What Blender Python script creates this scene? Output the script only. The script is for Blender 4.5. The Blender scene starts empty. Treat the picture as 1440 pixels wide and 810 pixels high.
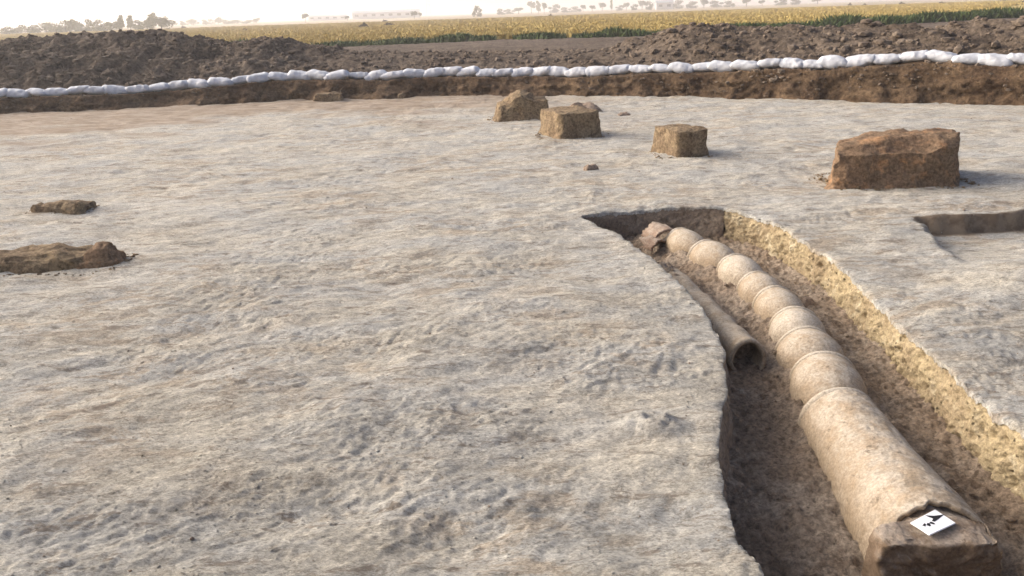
import bpy, bmesh, math, random
import numpy as np
from mathutils import Matrix, Vector

S = bpy.context.scene
COL = S.collection
random.seed(11)
rng = np.random.default_rng(11)
R = math.radians

# ------------------------------------------------------------------ camera
F_PX, CAM_H = 1150.0, 1.7
roll = math.atan(0.0327)
pitch = math.atan(388 * math.cos(roll) / F_PX)
fw = Vector((0, math.cos(pitch), -math.sin(pitch)))
r0 = Vector((1, 0, 0)); u0 = Vector((0, math.sin(pitch), math.cos(pitch)))
rt = r0 * math.cos(roll) - u0 * math.sin(roll)
up = r0 * math.sin(roll) + u0 * math.cos(roll)
cd = bpy.data.cameras.new('camera'); cam = bpy.data.objects.new('camera', cd); COL.objects.link(cam)
cam.matrix_world = Matrix(((rt.x, up.x, -fw.x, 0), (rt.y, up.y, -fw.y, 0), (rt.z, up.z, -fw.z, CAM_H), (0, 0, 0, 1)))
cd.sensor_width = 36; cd.lens = 36 * F_PX / 1440; cd.clip_start = 0.05; cd.clip_end = 20000
S.camera = cam

# ------------------------------------------------------------------ sky, sun, exposure
SUN_EL, SUN_AZ = R(27), R(-68)          # azimuth from +Y towards +X
w = bpy.data.worlds.new('World'); S.world = w; w.use_nodes = True
nt = w.node_tree; nt.nodes.clear()
sky = nt.nodes.new('ShaderNodeTexSky'); sky.sky_type = 'NISHITA'; sky.sun_disc = False
sky.sun_elevation = SUN_EL; sky.sun_rotation = SUN_AZ; sky.air_density = 0.4; sky.dust_density = 6.0; sky.ozone_density = 1.0
bg = nt.nodes.new('ShaderNodeBackground'); bg.inputs['Strength'].default_value = 0.15
wo = nt.nodes.new('ShaderNodeOutputWorld')
nt.links.new(sky.outputs[0], bg.inputs[0]); nt.links.new(bg.outputs[0], wo.inputs[0])
sd = bpy.data.lights.new('sun', 'SUN'); sd.energy = 0.65; sd.angle = R(50); sd.color = (1.0, 0.93, 0.76)
sun = bpy.data.objects.new('sun', sd); COL.objects.link(sun)
sdir = Vector((math.sin(SUN_AZ) * math.cos(SUN_EL), math.cos(SUN_AZ) * math.cos(SUN_EL), math.sin(SUN_EL)))
sun.rotation_euler = (-sdir).to_track_quat('-Z', 'Y').to_euler(); sun.location = sdir * 60
vs = S.view_settings; vs.view_transform = 'Standard'; vs.look = 'None'; vs.exposure = 1.12; vs.gamma = 1.0; vs.use_curve_mapping = False
S.render.engine = 'CYCLES'
S.cycles.volume_bounces = 2

# ------------------------------------------------------------------ numpy noise
def _hash(ix, iy, iz, seed):
    h = (ix.astype(np.int64) * 374761393 + iy.astype(np.int64) * 668265263 + iz.astype(np.int64) * 2147483647 + seed * 1274126177) & 0xffffffff
    h = ((h ^ (h >> 13)) * 1274126177) & 0xffffffff
    h = ((h ^ (h >> 16)) * 2246822519) & 0xffffffff
    return ((h ^ (h >> 15)) & 0xffffff) / float(0x1000000)
def vnoise2(x, y, seed=0):
    x = np.asarray(x, float); y = np.asarray(y, float)
    ix = np.floor(x); iy = np.floor(y); fx = x - ix; fy = y - iy
    z = np.zeros_like(ix)
    def g(a, b):
        an = _hash(ix + a, iy + b, z, seed) * 6.28318
        return np.cos(an) * (fx - a) + np.sin(an) * (fy - b)
    u = fx * fx * fx * (fx * (fx * 6 - 15) + 10); v = fy * fy * fy * (fy * (fy * 6 - 15) + 10)
    a = g(0, 0) * (1 - u) + g(1, 0) * u; b = g(0, 1) * (1 - u) + g(1, 1) * u
    return (a * (1 - v) + b * v) * 1.41
def fbm2(x, y, oct=4, seed=0, gain=.5):
    s = 0; a = 1.0
    for i in range(oct):
        s = s + a * vnoise2(x * 2 ** i + 17.3 * i, y * 2 ** i - 9.1 * i, seed + i); a *= gain
    return s
def vnoise3(x, y, z, seed=0):
    x, y, z = [np.asarray(q, float) for q in (x, y, z)]
    ix = np.floor(x); iy = np.floor(y); iz = np.floor(z); fx = x - ix; fy = y - iy; fz = z - iz
    u, v, t = [q * q * (3 - 2 * q) for q in (fx, fy, fz)]
    def c(a, b, d): return _hash(ix + a, iy + b, iz + d, seed)
    r = 0
    for a in (0, 1):
        for b in (0, 1):
            for d in (0, 1):
                r = r + c(a, b, d) * (u if a else 1 - u) * (v if b else 1 - v) * (t if d else 1 - t)
    return r * 2 - 1
def fbm3(x, y, z, oct=4, seed=0, gain=.5):
    s = 0; a = 1.0
    for i in range(oct):
        s = s + a * vnoise3(x * 2 ** i + 5.3 * i, y * 2 ** i - 7.7 * i, z * 2 ** i + 3.1 * i, seed + i); a *= gain
    return s
def worley2(x, y, seed=0):
    ix = np.floor(x); iy = np.floor(y); z = np.zeros_like(ix); d1 = np.full(ix.shape, 9.); idv = np.zeros(ix.shape)
    for a in (-1, 0, 1):
        for b in (-1, 0, 1):
            px = ix + a + _hash(ix + a, iy + b, z, seed); py = iy + b + _hash(ix + a, iy + b, z + 1, seed)
            d = np.hypot(px - x, py - y); m = d < d1
            d1 = np.where(m, d, d1); idv = np.where(m, _hash(ix + a, iy + b, z + 2, seed), idv)
    return d1, idv
def sst(a, b, x):
    t = np.clip((x - a) / (b - a), 0, 1); return t * t * (3 - 2 * t)

# ------------------------------------------------------------------ mesh helpers
def link(o, parent=None):
    COL.objects.link(o)
    if parent: o.parent = parent
    return o
def mesh_np(name, V, Fq, mat, parent=None, smooth=True):
    V = np.asarray(V, np.float32).reshape(-1, 3); Fq = np.asarray(Fq, np.int32); k = Fq.shape[1]
    me = bpy.data.meshes.new(name)
    me.vertices.add(len(V)); me.vertices.foreach_set('co', V.ravel())
    me.loops.add(Fq.size); me.loops.foreach_set('vertex_index', Fq.ravel())
    me.polygons.add(len(Fq)); me.polygons.foreach_set('loop_start', np.arange(0, Fq.size, k, dtype=np.int32))
    me.polygons.foreach_set('use_smooth', np.full(len(Fq), smooth))
    me.update(calc_edges=True); me.validate()
    me.materials.append(mat)
    return link(bpy.data.objects.new(name, me), parent)
def grid_faces(nu, nv, wrap=False):
    # vertex index = i*nv + j
    i, j = np.meshgrid(np.arange(nu - 1), np.arange(nv if wrap else nv - 1), indexing='ij')
    j2 = (j + 1) % nv
    return np.stack([i * nv + j, (i + 1) * nv + j, (i + 1) * nv + j2, i * nv + j2], -1).reshape(-1, 4)
def obj_from_bm(name, bm, mat, parent=None, smooth=False):
    me = bpy.data.meshes.new(name); bm.normal_update(); bm.to_mesh(me); bm.free(); me.materials.append(mat)
    for p in me.polygons: p.use_smooth = smooth
    return link(bpy.data.objects.new(name, me), parent)
def struct(o): o['kind'] = 'structure'; return o
def stuff(o, label, cat): o['kind'] = 'stuff'; o['label'] = label; o['category'] = cat; return o
def tag(o, label, cat, group=None):
    o['label'] = label; o['category'] = cat
    if group: o['group'] = group
    return o
def empty(name, loc=(0, 0, 0), rz=0):
    o = bpy.data.objects.new(name, None); o.location = loc; o.rotation_euler = (0, 0, rz); o.empty_display_size = .1
    return link(o)
def attr(o, name, vals):
    a = o.data.attributes.new(name, 'FLOAT', 'POINT'); a.data.foreach_set('value', np.asarray(vals, np.float32).ravel())

# ------------------------------------------------------------------ materials
class NT:
    def __init__(s, name):
        s.m = bpy.data.materials.new(name); s.m.use_nodes = True; s.t = s.m.node_tree; s.t.nodes.clear()
        s.out = s.n('ShaderNodeOutputMaterial'); s.b = s.n('ShaderNodeBsdfPrincipled')
        s.b.inputs['Roughness'].default_value = .95; s.b.inputs['Specular IOR Level'].default_value = .15
        s.l(s.b.outputs[0], s.out.inputs[0]); s.co = s.n('ShaderNodeTexCoord').outputs['Object']
    def n(s, t, **k):
        nd = s.t.nodes.new(t)
        for a, v in k.items(): setattr(nd, a, v)
        return nd
    def l(s, a, b): s.t.links.new(a, b)
    def mapping(s, scale=(1, 1, 1), rot=(0, 0, 0)):
        m = s.n('ShaderNodeMapping'); m.inputs['Scale'].default_value = scale; m.inputs['Rotation'].default_value = rot
        s.l(s.co, m.inputs[0]); return m.outputs[0]
    def noise(s, scale, detail=4, rough=.55, vec=None, dist=0):
        x = s.n('ShaderNodeTexNoise'); x.inputs['Scale'].default_value = scale; x.inputs['Detail'].default_value = detail
        x.inputs['Roughness'].default_value = rough; x.inputs['Distortion'].default_value = dist
        s.l(vec if vec else s.co, x.inputs['Vector']); return x.outputs['Fac']
    def voro(s, scale, vec=None, feature='F1'):
        x = s.n('ShaderNodeTexVoronoi', feature=feature); x.inputs['Scale'].default_value = scale
        s.l(vec if vec else s.co, x.inputs['Vector']); return x.outputs['Distance']
    def ramp(s, fac, a, b, va=0., vb=1.):
        x = s.n('ShaderNodeMapRange', interpolation_type='SMOOTHSTEP'); x.inputs[1].default_value = a; x.inputs[2].default_value = b
        x.inputs[3].default_value = va; x.inputs[4].default_value = vb; s.l(fac, x.inputs[0]); return x.outputs[0]
    def mix(s, fac, a, b, mode='MIX'):
        x = s.n('ShaderNodeMix', data_type='RGBA', blend_type=mode)
        if isinstance(fac, (int, float)): x.inputs[0].default_value = fac
        else: s.l(fac, x.inputs[0])
        for v, i in ((a, 6), (b, 7)):
            if isinstance(v, tuple): x.inputs[i].default_value = (*v, 1)
            else: s.l(v, x.inputs[i])
        return x.outputs[2]
    def math(s, op, a, b=None):
        x = s.n('ShaderNodeMath', operation=op)
        for v, i in ((a, 0), (b, 1)):
            if v is None: continue
            if isinstance(v, (int, float)): x.inputs[i].default_value = v
            else: s.l(v, x.inputs[i])
        return x.outputs[0]
    def attr(s, name): x = s.n('ShaderNodeAttribute', attribute_name=name); return x.outputs['Fac']
    def bump(s, h, strength, dist, prev=None):
        x = s.n('ShaderNodeBump'); x.inputs['Strength'].default_value = strength; x.inputs['Distance'].default_value = dist
        s.l(h, x.inputs['Height'])
        if prev is not None: s.l(prev, x.inputs['Normal'])
        return x.outputs[0]
    def grey(s, f):
        x = s.n('ShaderNodeCombineColor'); [s.l(f, x.inputs[i]) for i in range(3)]; return x.outputs[0]
    def done(s, col, nor=None):
        if isinstance(col, tuple): s.b.inputs['Base Color'].default_value = (*col, 1)
        else: s.l(col, s.b.inputs['Base Color'])
        if nor is not None: s.l(nor, s.b.inputs['Normal'])
        return s.m

def soil(name, ca, cb, cc, sc=3.0, fine=60., bump=.012, pit=0.0, contrast=.35):
    t = NT(name)
    c = t.mix(t.ramp(t.noise(sc, 5, .6), .38, .62), ca, cb)
    c = t.mix(t.ramp(t.noise(sc * 2.7, 6, .65, dist=.6), .52, .68), c, cc)
    f = t.ramp(t.noise(fine, 5, .7), .25, .75, 1 - contrast, 1 + contrast)
    c = t.mix(1.0, c, t.grey(f), 'MULTIPLY')
    h = t.noise(fine * .6, 6, .7)
    n = t.bump(h, .9, bump)
    n = t.bump(t.noise(fine * 2.4, 4, .7), .8, bump * .3, n)
    if pit:
        v = t.ramp(t.voro(fine * .45), .05, .28)
        c = t.mix(t.math('MULTIPLY', t.math('SUBTRACT', 1.0, v), t.ramp(t.noise(9, 4, .6), .42, .6, 0, pit)), c, tuple(q * .28 for q in ca))
        n = t.bump(v, .7, bump, n)
    return t.done(c, n)

def ground_material():
    t = NT('dusty_trampled_clay')
    cream, grey, dark, brown = (.535, .495, .405), (.46, .45, .405), (.33, .29, .23), (.27, .21, .145)
    v1 = t.mapping((1.0, 2.2, 1), (0, 0, R(-24)))
    c = t.mix(t.ramp(t.noise(1.0, 6, .62, v1), .38, .62), cream, grey)
    c = t.mix(t.ramp(t.noise(.45, 4, .5), .52, .72, 0, .6), c, (.585, .55, .465))
    # tan and brown patches of looser earth, crisp edged, gathered in zones
    zone = t.ramp(t.noise(.7, 4, .55), .42, .60)
    c = t.mix(t.math('MULTIPLY', zone, t.ramp(t.noise(2.1, 8, .76, v1, .6), .47, .58, 0, .8)), c, (.395, .33, .245))
    c = t.mix(t.ramp(t.noise(3.4, 8, .78, v1, .6), .54, .62, 0, .65), c, dark)
    v2 = t.mapping((1.0, 1.7, 1), (0, 0, R(-18)))
    c = t.mix(1.0, c, t.grey(t.ramp(t.noise(10, 8, .80, v2, .6), .3, .7, .66, 1.23)), 'MULTIPLY')
    c = t.mix(1.0, c, t.grey(t.ramp(t.noise(60, 7, .84, v2, .4), .3, .7, .48, 1.42)), 'MULTIPLY')
    # wetter earth along the foot of the bank
    c = t.mix(t.attr('damp'), c, t.mix(t.ramp(t.noise(2.0, 7, .7, v1), .4, .6), (.27, .205, .14), (.40, .325, .245)))
    # dark flecks and dots painted as shade in small pits; short scrape marks
    fl = t.math('MULTIPLY', t.ramp(t.noise(75, 5, .7, v2), .58, .68), t.ramp(t.noise(6, 6, .72, v2), .46, .58))
    c = t.mix(t.math('MULTIPLY', fl, .5), c, (.19, .155, .12))
    v3 = t.mapping((1.0, 3.4, 1), (0, 0, R(-10)))
    c = t.mix(t.ramp(t.noise(3.6, 9, .80, v3, .7), .55, .61, 0, .75), c, (.20, .16, .12))
    p = t.math('MULTIPLY', t.ramp(t.voro(50, v2), .0, .24, 1, 0), t.ramp(t.noise(5.5, 5, .65), .5, .6))
    c = t.mix(t.math('MULTIPLY', p, .6), c, (.17, .13, .10))
    c = t.mix(t.attr('cut'), c, t.mix(t.ramp(t.noise(9, 5, .65), .4, .6), brown, (.19, .14, .095)))
    amt = t.ramp(t.noise(1.2, 5, .6), .38, .62, .25, 1.0)
    n = t.bump(t.math('MULTIPLY', t.noise(15, 8, .76, v2, .8), amt), .8, .020)
    n = t.bump(t.noise(95, 7, .82, v2), .9, .011, n)
    n = t.bump(t.math('SUBTRACT', 1.0, p), .8, .006, n)
    return t.done(c, n)

def clay_material(name, a, b, dust, rings=.12):
    t = NT(name)
    c = t.mix(t.ramp(t.noise(5, 5, .6), .35, .65), a, b)
    g = t.n('ShaderNodeNewGeometry'); sp = t.n('ShaderNodeSeparateXYZ'); t.l(g.outputs['Normal'], sp.inputs[0])
    up_ = t.math('MULTIPLY', t.ramp(sp.outputs[2], .2, .95), t.ramp(t.noise(11, 5, .65), .3, .62))   # dust settled on upward faces
    c = t.mix(t.math('MULTIPLY', up_, .75), c, dust)
    c = t.mix(t.ramp(t.noise(4, 7, .7, dist=.5), .52, .68, 0, .55), c, tuple(q * .6 for q in a))
    c = t.mix(t.ramp(t.noise(19, 7, .74, dist=.5), .57, .68, 0, .7), c, tuple(q * .45 for q in a))
    wv = t.n('ShaderNodeTexWave', wave_type='BANDS', bands_direction='Y'); wv.inputs['Scale'].default_value = 11; wv.inputs['Distortion'].default_value = 2.5
    wv.inputs['Detail'].default_value = 3; t.l(t.mapping((1, 1, .3)), wv.inputs['Vector'])
    n = t.bump(wv.outputs['Fac'], rings, .006)
    n = t.bump(t.noise(38, 7, .74), .9, .011, n)
    n = t.bump(t.noise(160, 4, .7), .6, .002, n)
    f = t.ramp(t.noise(80, 6, .75), .25, .75, .68, 1.25)
    return t.done(t.mix(1.0, c, t.grey(f), 'MULTIPLY'), n)

M = {}
M['ground'] = ground_material()
M['trench'] = soil('damp_trench_earth', (.30, .228, .16), (.40, .325, .245), (.19, .138, .095), 2.8, 42, .022, contrast=.5)
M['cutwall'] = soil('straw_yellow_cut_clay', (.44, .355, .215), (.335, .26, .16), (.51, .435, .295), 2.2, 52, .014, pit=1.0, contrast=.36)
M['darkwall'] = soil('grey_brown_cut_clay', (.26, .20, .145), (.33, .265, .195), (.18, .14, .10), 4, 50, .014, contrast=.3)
M['bank'] = soil('red_brown_bank_earth', (.155, .10, .06), (.215, .145, .085), (.09, .062, .042), 1.1, 15, .07, contrast=.5)
M['spoil'] = soil('dark_spoil_earth', (.13, .098, .070), (.18, .14, .103), (.08, .06, .045), .6, 9, .10, contrast=.55)
M['clod'] = soil('dry_clods', (.145, .11, .08), (.20, .158, .117), (.09, .066, .05), .8, 14, .03)
M['brick'] = soil('brown_mudbrick', (.24, .172, .105), (.32, .24, .145), (.15, .105, .066), 5, 30, .03, contrast=.5)
M['brick_ochre'] = soil('ochre_mudbrick', (.36, .25, .125), (.28, .19, .10), (.46, .34, .17), 5, 34, .018, contrast=.38)
M['brick_red'] = soil('red_topped_mudbrick', (.29, .19, .115), (.25, .175, .11), (.46, .265, .135), 2.2, 30, .03, contrast=.5)
M['slab'] = soil('dark_clay_slab', (.24, .18, .13), (.30, .235, .18), (.13, .09, .065), 5, 40, .014)
M['clay'] = clay_material('fired_clay', (.365, .28, .185), (.435, .35, .25), (.53, .475, .385))
M['clay_pale'] = clay_material('pale_fired_clay', (.42, .345, .25), (.48, .41, .31), (.57, .515, .425))
M['clay_dark'] = clay_material('earth_stained_clay', (.33, .26, .18), (.40, .325, .235), (.48, .42, .33))
M['clay_red'] = clay_material('red_broken_clay', (.25, .165, .115), (.33, .24, .17), (.46, .39, .31))

def plain(name, c, rough=.8, var=.15, sc=6):
    t = NT(name); t.b.inputs['Roughness'].default_value = rough
    f = t.ramp(t.noise(sc, 4, .6), .3, .7, 1 - var, 1 + var)
    return t.done(t.mix(1.0, c, t.grey(f), 'MULTIPLY'))
def leafmat(name, ca, cb, sc=2.):
    t = NT(name); c = t.mix(t.ramp(t.noise(sc, 3, .6), .35, .65), ca, cb)
    t.b.inputs['Roughness'].default_value = .7
    return t.done(c)
def bag_material():
    t = NT('woven_white_sacking'); t.b.inputs['Roughness'].default_value = .6
    c = t.mix(t.ramp(t.noise(6, 5, .6), .4, .7), (.62, .635, .65), (.47, .48, .50))
    c = t.mix(t.ramp(t.noise(9, 6, .7), .6, .75, 0, .5), c, (.42, .36, .30))
    n = t.bump(t.noise(14, 4, .6, t.mapping((1, 2.5, 1))), .8, .02)
    n = t.bump(t.noise(55, 3, .6), .5, .004, n)
    return t.done(c, n)
M['bag'] = bag_material()
M['card_white'] = plain('white_card', (.82, .83, .84), .5, .04, 20)
M['card_black'] = plain('black_print', (.02, .02, .022), .5, .1, 20)
M['wheat'] = leafmat('ripe_wheat', (.43, .325, .105), (.47, .36, .125), .25)
M['weed'] = leafmat('green_weeds', (.045, .075, .02), (.085, .115, .03), 1.2)
M['leaf'] = leafmat('olive_leaves', (.105, .11, .042), (.15, .145, .055), .6)
M['leaf_dark'] = leafmat('dark_leaves', (.045, .055, .028), (.075, .085, .04), .6)
M['bush'] = leafmat('dry_dark_bush', (.06, .045, .025), (.10, .075, .04), 1.)
M['bark'] = plain('bark', (.10, .075, .055), .9, .3, 3)
M['shed_wall'] = plain('pale_shed_wall', (.62, .62, .62), .7, .06, .2)
M['shed_roof'] = plain('grey_sheet_roof', (.42, .44, .47), .5, .08, .3)
M['shed_dark'] = plain('dark_opening', (.08, .08, .09), .6, .1, .5)
M['steel'] = plain('galvanised_steel', (.35, .36, .38), .5, .1, 1)

def field_material():
    t = NT('field')
    sp = t.n('ShaderNodeSeparateXYZ'); t.l(t.co, sp.inputs[0])
    wob = t.noise(.012, 3, .5); yy = t.math('ADD', sp.outputs[1], t.math('MULTIPLY', wob, 60.))
    crop = t.mix(t.ramp(t.noise(.25, 6, .65, t.mapping((.35, 1, 1))), .35, .65), (.41, .31, .10), (.48, .37, .13))
    crop = t.mix(t.ramp(t.noise(1.5, 5, .7), .55, .75), crop, (.33, .25, .09))
    bare = t.mix(t.ramp(t.noise(.03, 5, .6, t.mapping((.3, 1, 1))), .4, .62), (.46, .37, .25), (.36, .29, .19))
    c = t.mix(t.ramp(yy, 225, 245), crop, bare)
    return t.done(c, t.bump(t.noise(2.5, 5, .7), .6, .15))
M['field'] = field_material()

# ------------------------------------------------------------------ the trench outline (world metres, ground level z = 0)
TL = [(.74, .6), (.755, 1.4), (.76, 2.12), (.75, 2.2), (.735, 2.4), (.75, 2.57), (.80, 2.82), (.87, 3.1), (1.0, 3.51), (1.10, 3.94),
      (1.135, 4.26), (1.12, 4.59), (1.10, 5.0), (1.04, 5.4), (.96, 5.82), (.86, 6.28), (.73, 6.64), (.61, 6.96)]
TF = [(.84, 7.08), (1.2, 7.14), (1.55, 7.10)]
TR = [(1.89, 7.02), (2.07, 6.76), (2.2, 6.22), (2.235, 5.7), (2.22, 5.03), (2.17, 4.49), (2.11, 3.95), (2.07, 3.51), (2.07, 3.15), (2.08, 2.96),
      (2.10, 2.4), (2.13, 1.6), (2.15, .6)]
def dense(P, step):
    P = np.array(P, float); out = []
    for a, b in zip(P[:-1], P[1:]):
        n = max(1, int(np.hypot(*(b - a)) / step)); s = np.arange(n) / n
        out.append(a + (b - a) * s[:, None])
    out.append(P[-1:]); return np.concatenate(out)
def smooth_path(P, k):
    for _ in range(k): P[1:-1] = .25 * P[:-2] + .5 * P[1:-1] + .25 * P[2:]
    return P
left_o = smooth_path(dense(TL, .012), 40); right_o = smooth_path(dense(TR, .012), 40)
far_o = smooth_path(dense([left_o[-1]] + TF + [right_o[0]], .012), 25)
def jag(P, amp, seed):
    s = np.arange(len(P)) * .012
    T = np.gradient(P, axis=0); T /= np.linalg.norm(T, axis=1)[:, None] + 1e-9
    Nn = np.stack([T[:, 1], -T[:, 0]], 1); e = np.minimum(1, np.minimum(np.arange(len(P)), np.arange(len(P))[::-1]) / 6.)
    d = (fbm2(s * 3.1, s * 0 + .5, 3, seed) * .6 + fbm2(s * 8, s * 0 + .3, 2, seed + 7) * .5) * amp * e
    return P + Nn * d[:, None]
left_o = jag(left_o, .022, 3); right_o = jag(right_o, .028, 5); far_o = jag(far_o, .012, 9)
OUT = np.concatenate([left_o, far_o[1:], right_o[1:]])         # open polygon, closed along y = .6

def ground_h(x, y):
    x = np.asarray(x, float); y = np.asarray(y, float)
    a = R(28); u = x * math.cos(a) + y * math.sin(a); v = -x * math.sin(a) + y * math.cos(a)
    wx = fbm2(x * .9, y * .9, 2, 50) * .5
    rough = .5 + .85 * sst(-.35, .5, fbm2(x * .9 + 3, y * 1.3, 3, 55))            # churned patches between trodden smooth ones
    h = .020 * fbm2(x * .55, y * .55, 3, 1) + .018 * fbm2(x * 1.7, y * 2.2, 3, 11)
    h = h + .008 * fbm2((u + wx) * 1.1, v * 2.3, 3, 21)
    h = h + .007 * fbm2((u + wx) * 2.6, v * 6.0, 3, 31)
    rg = 1 - np.abs(fbm2((u + wx * .6) * 4.5, v * 9.5, 3, 41)); h = h + .007 * (rg - .6) * rough
    near = sst(9.5, 4.5, y); near2 = sst(5.5, 3.0, y)
    w2 = fbm2(x * 3.1, y * 3.1, 2, 52) * .09
    h = h + rough * near * (.0045 * (1 - 1.6 * np.abs(fbm2((u + w2) * 9, (v + w2) * 17, 3, 61, .6))) + .0032 * fbm2(u * 22, v * 30, 3, 66, .65)) + rough * near2 * .003 * fbm2(x * 46, y * 50, 2, 71, .6)
    far = sst(4.0, 8.0, y); h = h + far * rough * (.007 * fbm2(x * 3.3, y * 4.5, 3, 75, .6) - .014 * np.clip(np.abs(fbm2(x * 2.1 + 3, y * 3.4, 3, 78)) * -3 + .35, 0, 1))
    # shallow scrapes and hollows left by the diggers
    for cx, cy, rx, ry, d in ((-.85, 2.62, .28, .16, -.045), (-.25, 2.4, .2, .13, -.035), (-1.5, 3.3, .4, .22, -.03), (.1, 3.7, .5, .2, -.02),
                              (-1.9, 4.4, .6, .25, -.028), (-.4, 5.2, .7, .3, -.02), (-2.9, 5.55, .5, .18, -.035), (-4.2, 7.4, .5, .2, -.03),
                              (-2.4, 6.4, .5, .2, -.03), (3.2, 4.8, .5, .35, .06), (2.9, 6.1, .4, .3, .03), (3.7, 3.9, .4, .3, -.03)):
        h = h + d * np.exp(-((x - cx) / rx) ** 2 - ((y - cy) / ry) ** 2)
    # a small eroded lump with a broken face beside the trench
    q = np.clip(1 - np.hypot((x - .58) / .20, (y - 3.14) / .15), 0, 1)
    h = h + sst(0, .8, q) * (.05 + .022 * fbm2(x * 11, y * 11, 4, 80, .6)) * (.55 + .45 * sst(2.98, 3.08, y - .3 * (x - .58)))
    return h
PIT = ((3.36, 6.55), (3.62, 6.52), (4.05, 6.62), (4.6, 6.72), (6.5, 6.9))
def pit(x, y):
    ex = np.interp(x, [p[0] for p in PIT], [p[1] for p in PIT]) + .04 * fbm2(x * 3, y * 0 + .2, 3, 90)
    wall = sst(.0, .045, ex - y)
    lt = sst(3.30, 3.45, x + .25 * (6.5 - y) * 1.0 - .05 * fbm2(x * 6, y * 6, 2, 92))
    ramp_ = 1 - sst(.25, 1.5, ex - y)
    return wall * lt * ramp_, ex
BX = [-26, -14, -10.7, -7.9, -5, -2, .14, 2.2, 4.04, 6.3, 8.46, 12, 16, 22]
BY = [16.3, 17.2, 17.7, 18.2, 18.8, 18.6, 18.2, 17.4, 16.43, 15.1, 13.5, 11.2, 8.8, 5.5]
def bank_y(x): return np.interp(x, BX, BY) + .16 * vnoise2(np.asarray(x) * .8, np.asarray(x) * 0 + .4, 5) + .07 * vnoise2(np.asarray(x) * 2.7, np.asarray(x) * 0 + .4, 6)

def graded(lo, hi, d0, grow, dmax, c0, c1):
    a = list(np.arange(c0, c1 + 1e-9, d0)); d = d0; x = a[-1]
    while x < hi: d = min(d * grow, dmax); x += d; a.append(x)
    d = d0; x = a[0]; b = []
    while x > lo: d = min(d * grow, dmax); x -= d; b.append(x)
    return np.array(b[::-1] + a)
def make_ground():
    gx = graded(-39, 39, .0125, 1.013, .35, -2.0, 2.6)
    ys = [1.5]
    while ys[-1] < 20.2: ys.append(ys[-1] + min(.05, max(.0105, ys[-1] * .0042)))
    yb_ = []; y = 1.5; d = .0105
    while y > -8: d = min(d * 1.06, .4); y -= d; yb_.append(y)
    gy = np.array(yb_[::-1] + ys)
    X, Y = np.meshgrid(gx, gy, indexing='ij'); sh = X.shape; x = X.ravel().copy(); y = Y.ravel().copy()
    # inside test
    inside = np.zeros(x.shape, bool)
    bb = np.where((x > .5) & (x < 2.4) & (y > .55) & (y < 7.3))[0]
    poly = OUT; px, py = x[bb], y[bb]; c = np.zeros(len(bb), bool)
    P2 = np.roll(poly, -1, 0)
    for (ax, ay), (bx_, by_) in zip(poly, P2):
        if ay == by_: continue
        m = ((ay > py) != (by_ > py)) & (px < (bx_ - ax) * (py - ay) / (by_ - ay) + ax); c ^= m
    inside[bb] = c
    Fq = grid_faces(*sh); cnt = inside[Fq].sum(1)
    keep = Fq[cnt < 4]; mixed = Fq[(cnt > 0) & (cnt < 4)]
    mv = np.unique(mixed.ravel()); mv = mv[inside[mv]]
    for k in mv:
        d2 = (OUT[:, 0] - x[k]) ** 2 + (OUT[:, 1] - y[k]) ** 2; i = int(d2.argmin()); x[k], y[k] = OUT[i]
    z = ground_h(x, y)
    pm, ex = pit(x, y); z = z - .15 * pm
    used = np.unique(keep.ravel()); remap = np.full(len(x), -1); remap[used] = np.arange(len(used))
    x, y, z, pm, ex = x[used], y[used], z[used], pm[used], ex[used]
    # rounded, crumbling lip
    lipm = (x > .4) & (x < 2.6) & (y < 7.5) & (y > .4); idx = np.where(lipm)[0]; dmin = np.full(len(idx), 9.)
    for i in range(0, len(OUT), 3): dmin = np.minimum(dmin, (x[idx] - OUT[i, 0]) ** 2 + (y[idx] - OUT[i, 1]) ** 2)
    z[idx] -= .014 * np.exp(-np.sqrt(dmin) / .014)
    kf = remap[keep]
    E_ = np.concatenate([kf[:, [a, (a + 1) % 4]] for a in range(4)]); es = np.sort(E_, 1); _, inv, ct_ = np.unique(es, axis=0, return_inverse=True, return_counts=True)
    be = E_[ct_[inv.ravel()] == 1]; bmid = np.stack([x[be].mean(1), y[be].mean(1)], 1)
    be = be[(bmid[:, 0] > .5) & (bmid[:, 0] < 2.5) & (bmid[:, 1] > .5) & (bmid[:, 1] < 7.3)]
    bv = np.unique(be); mp = {int(v): len(x) + i for i, v in enumerate(bv)}
    sk = .014 + .016 * np.clip(fbm2(x[bv] * 14, y[bv] * 14, 3, 99) + .5, 0, 1.2)
    sf = np.array([(b, a, mp[int(a)], mp[int(b)]) for a, b in be])
    x = np.append(x, x[bv]); y = np.append(y, y[bv]); z = np.append(z, z[bv] - sk); pm = np.append(pm, pm[bv]); ex = np.append(ex, ex[bv])
    o = struct(mesh_np('excavation_floor', np.stack([x, y, z], 1), np.concatenate([kf, sf]), M['ground']))
    attr(o, 'cut', sst(-.04, -.005, ex - y) * sst(.14, .08, ex - y) * sst(.0, .06, np.maximum(pm, sst(3.3, 3.4, x) * ((ex - y) < .05))))
    t = bank_y(x) - y
    dm = sst(4.6, 1.6, t + 2.4 * fbm2(x * .35, y * .8, 4, 77) - 1.0 * sst(-3, -7, x)) * sst(3.5, -2, x)
    attr(o, 'damp', np.clip(dm, 0, .9))
    return o
make_ground()

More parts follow.
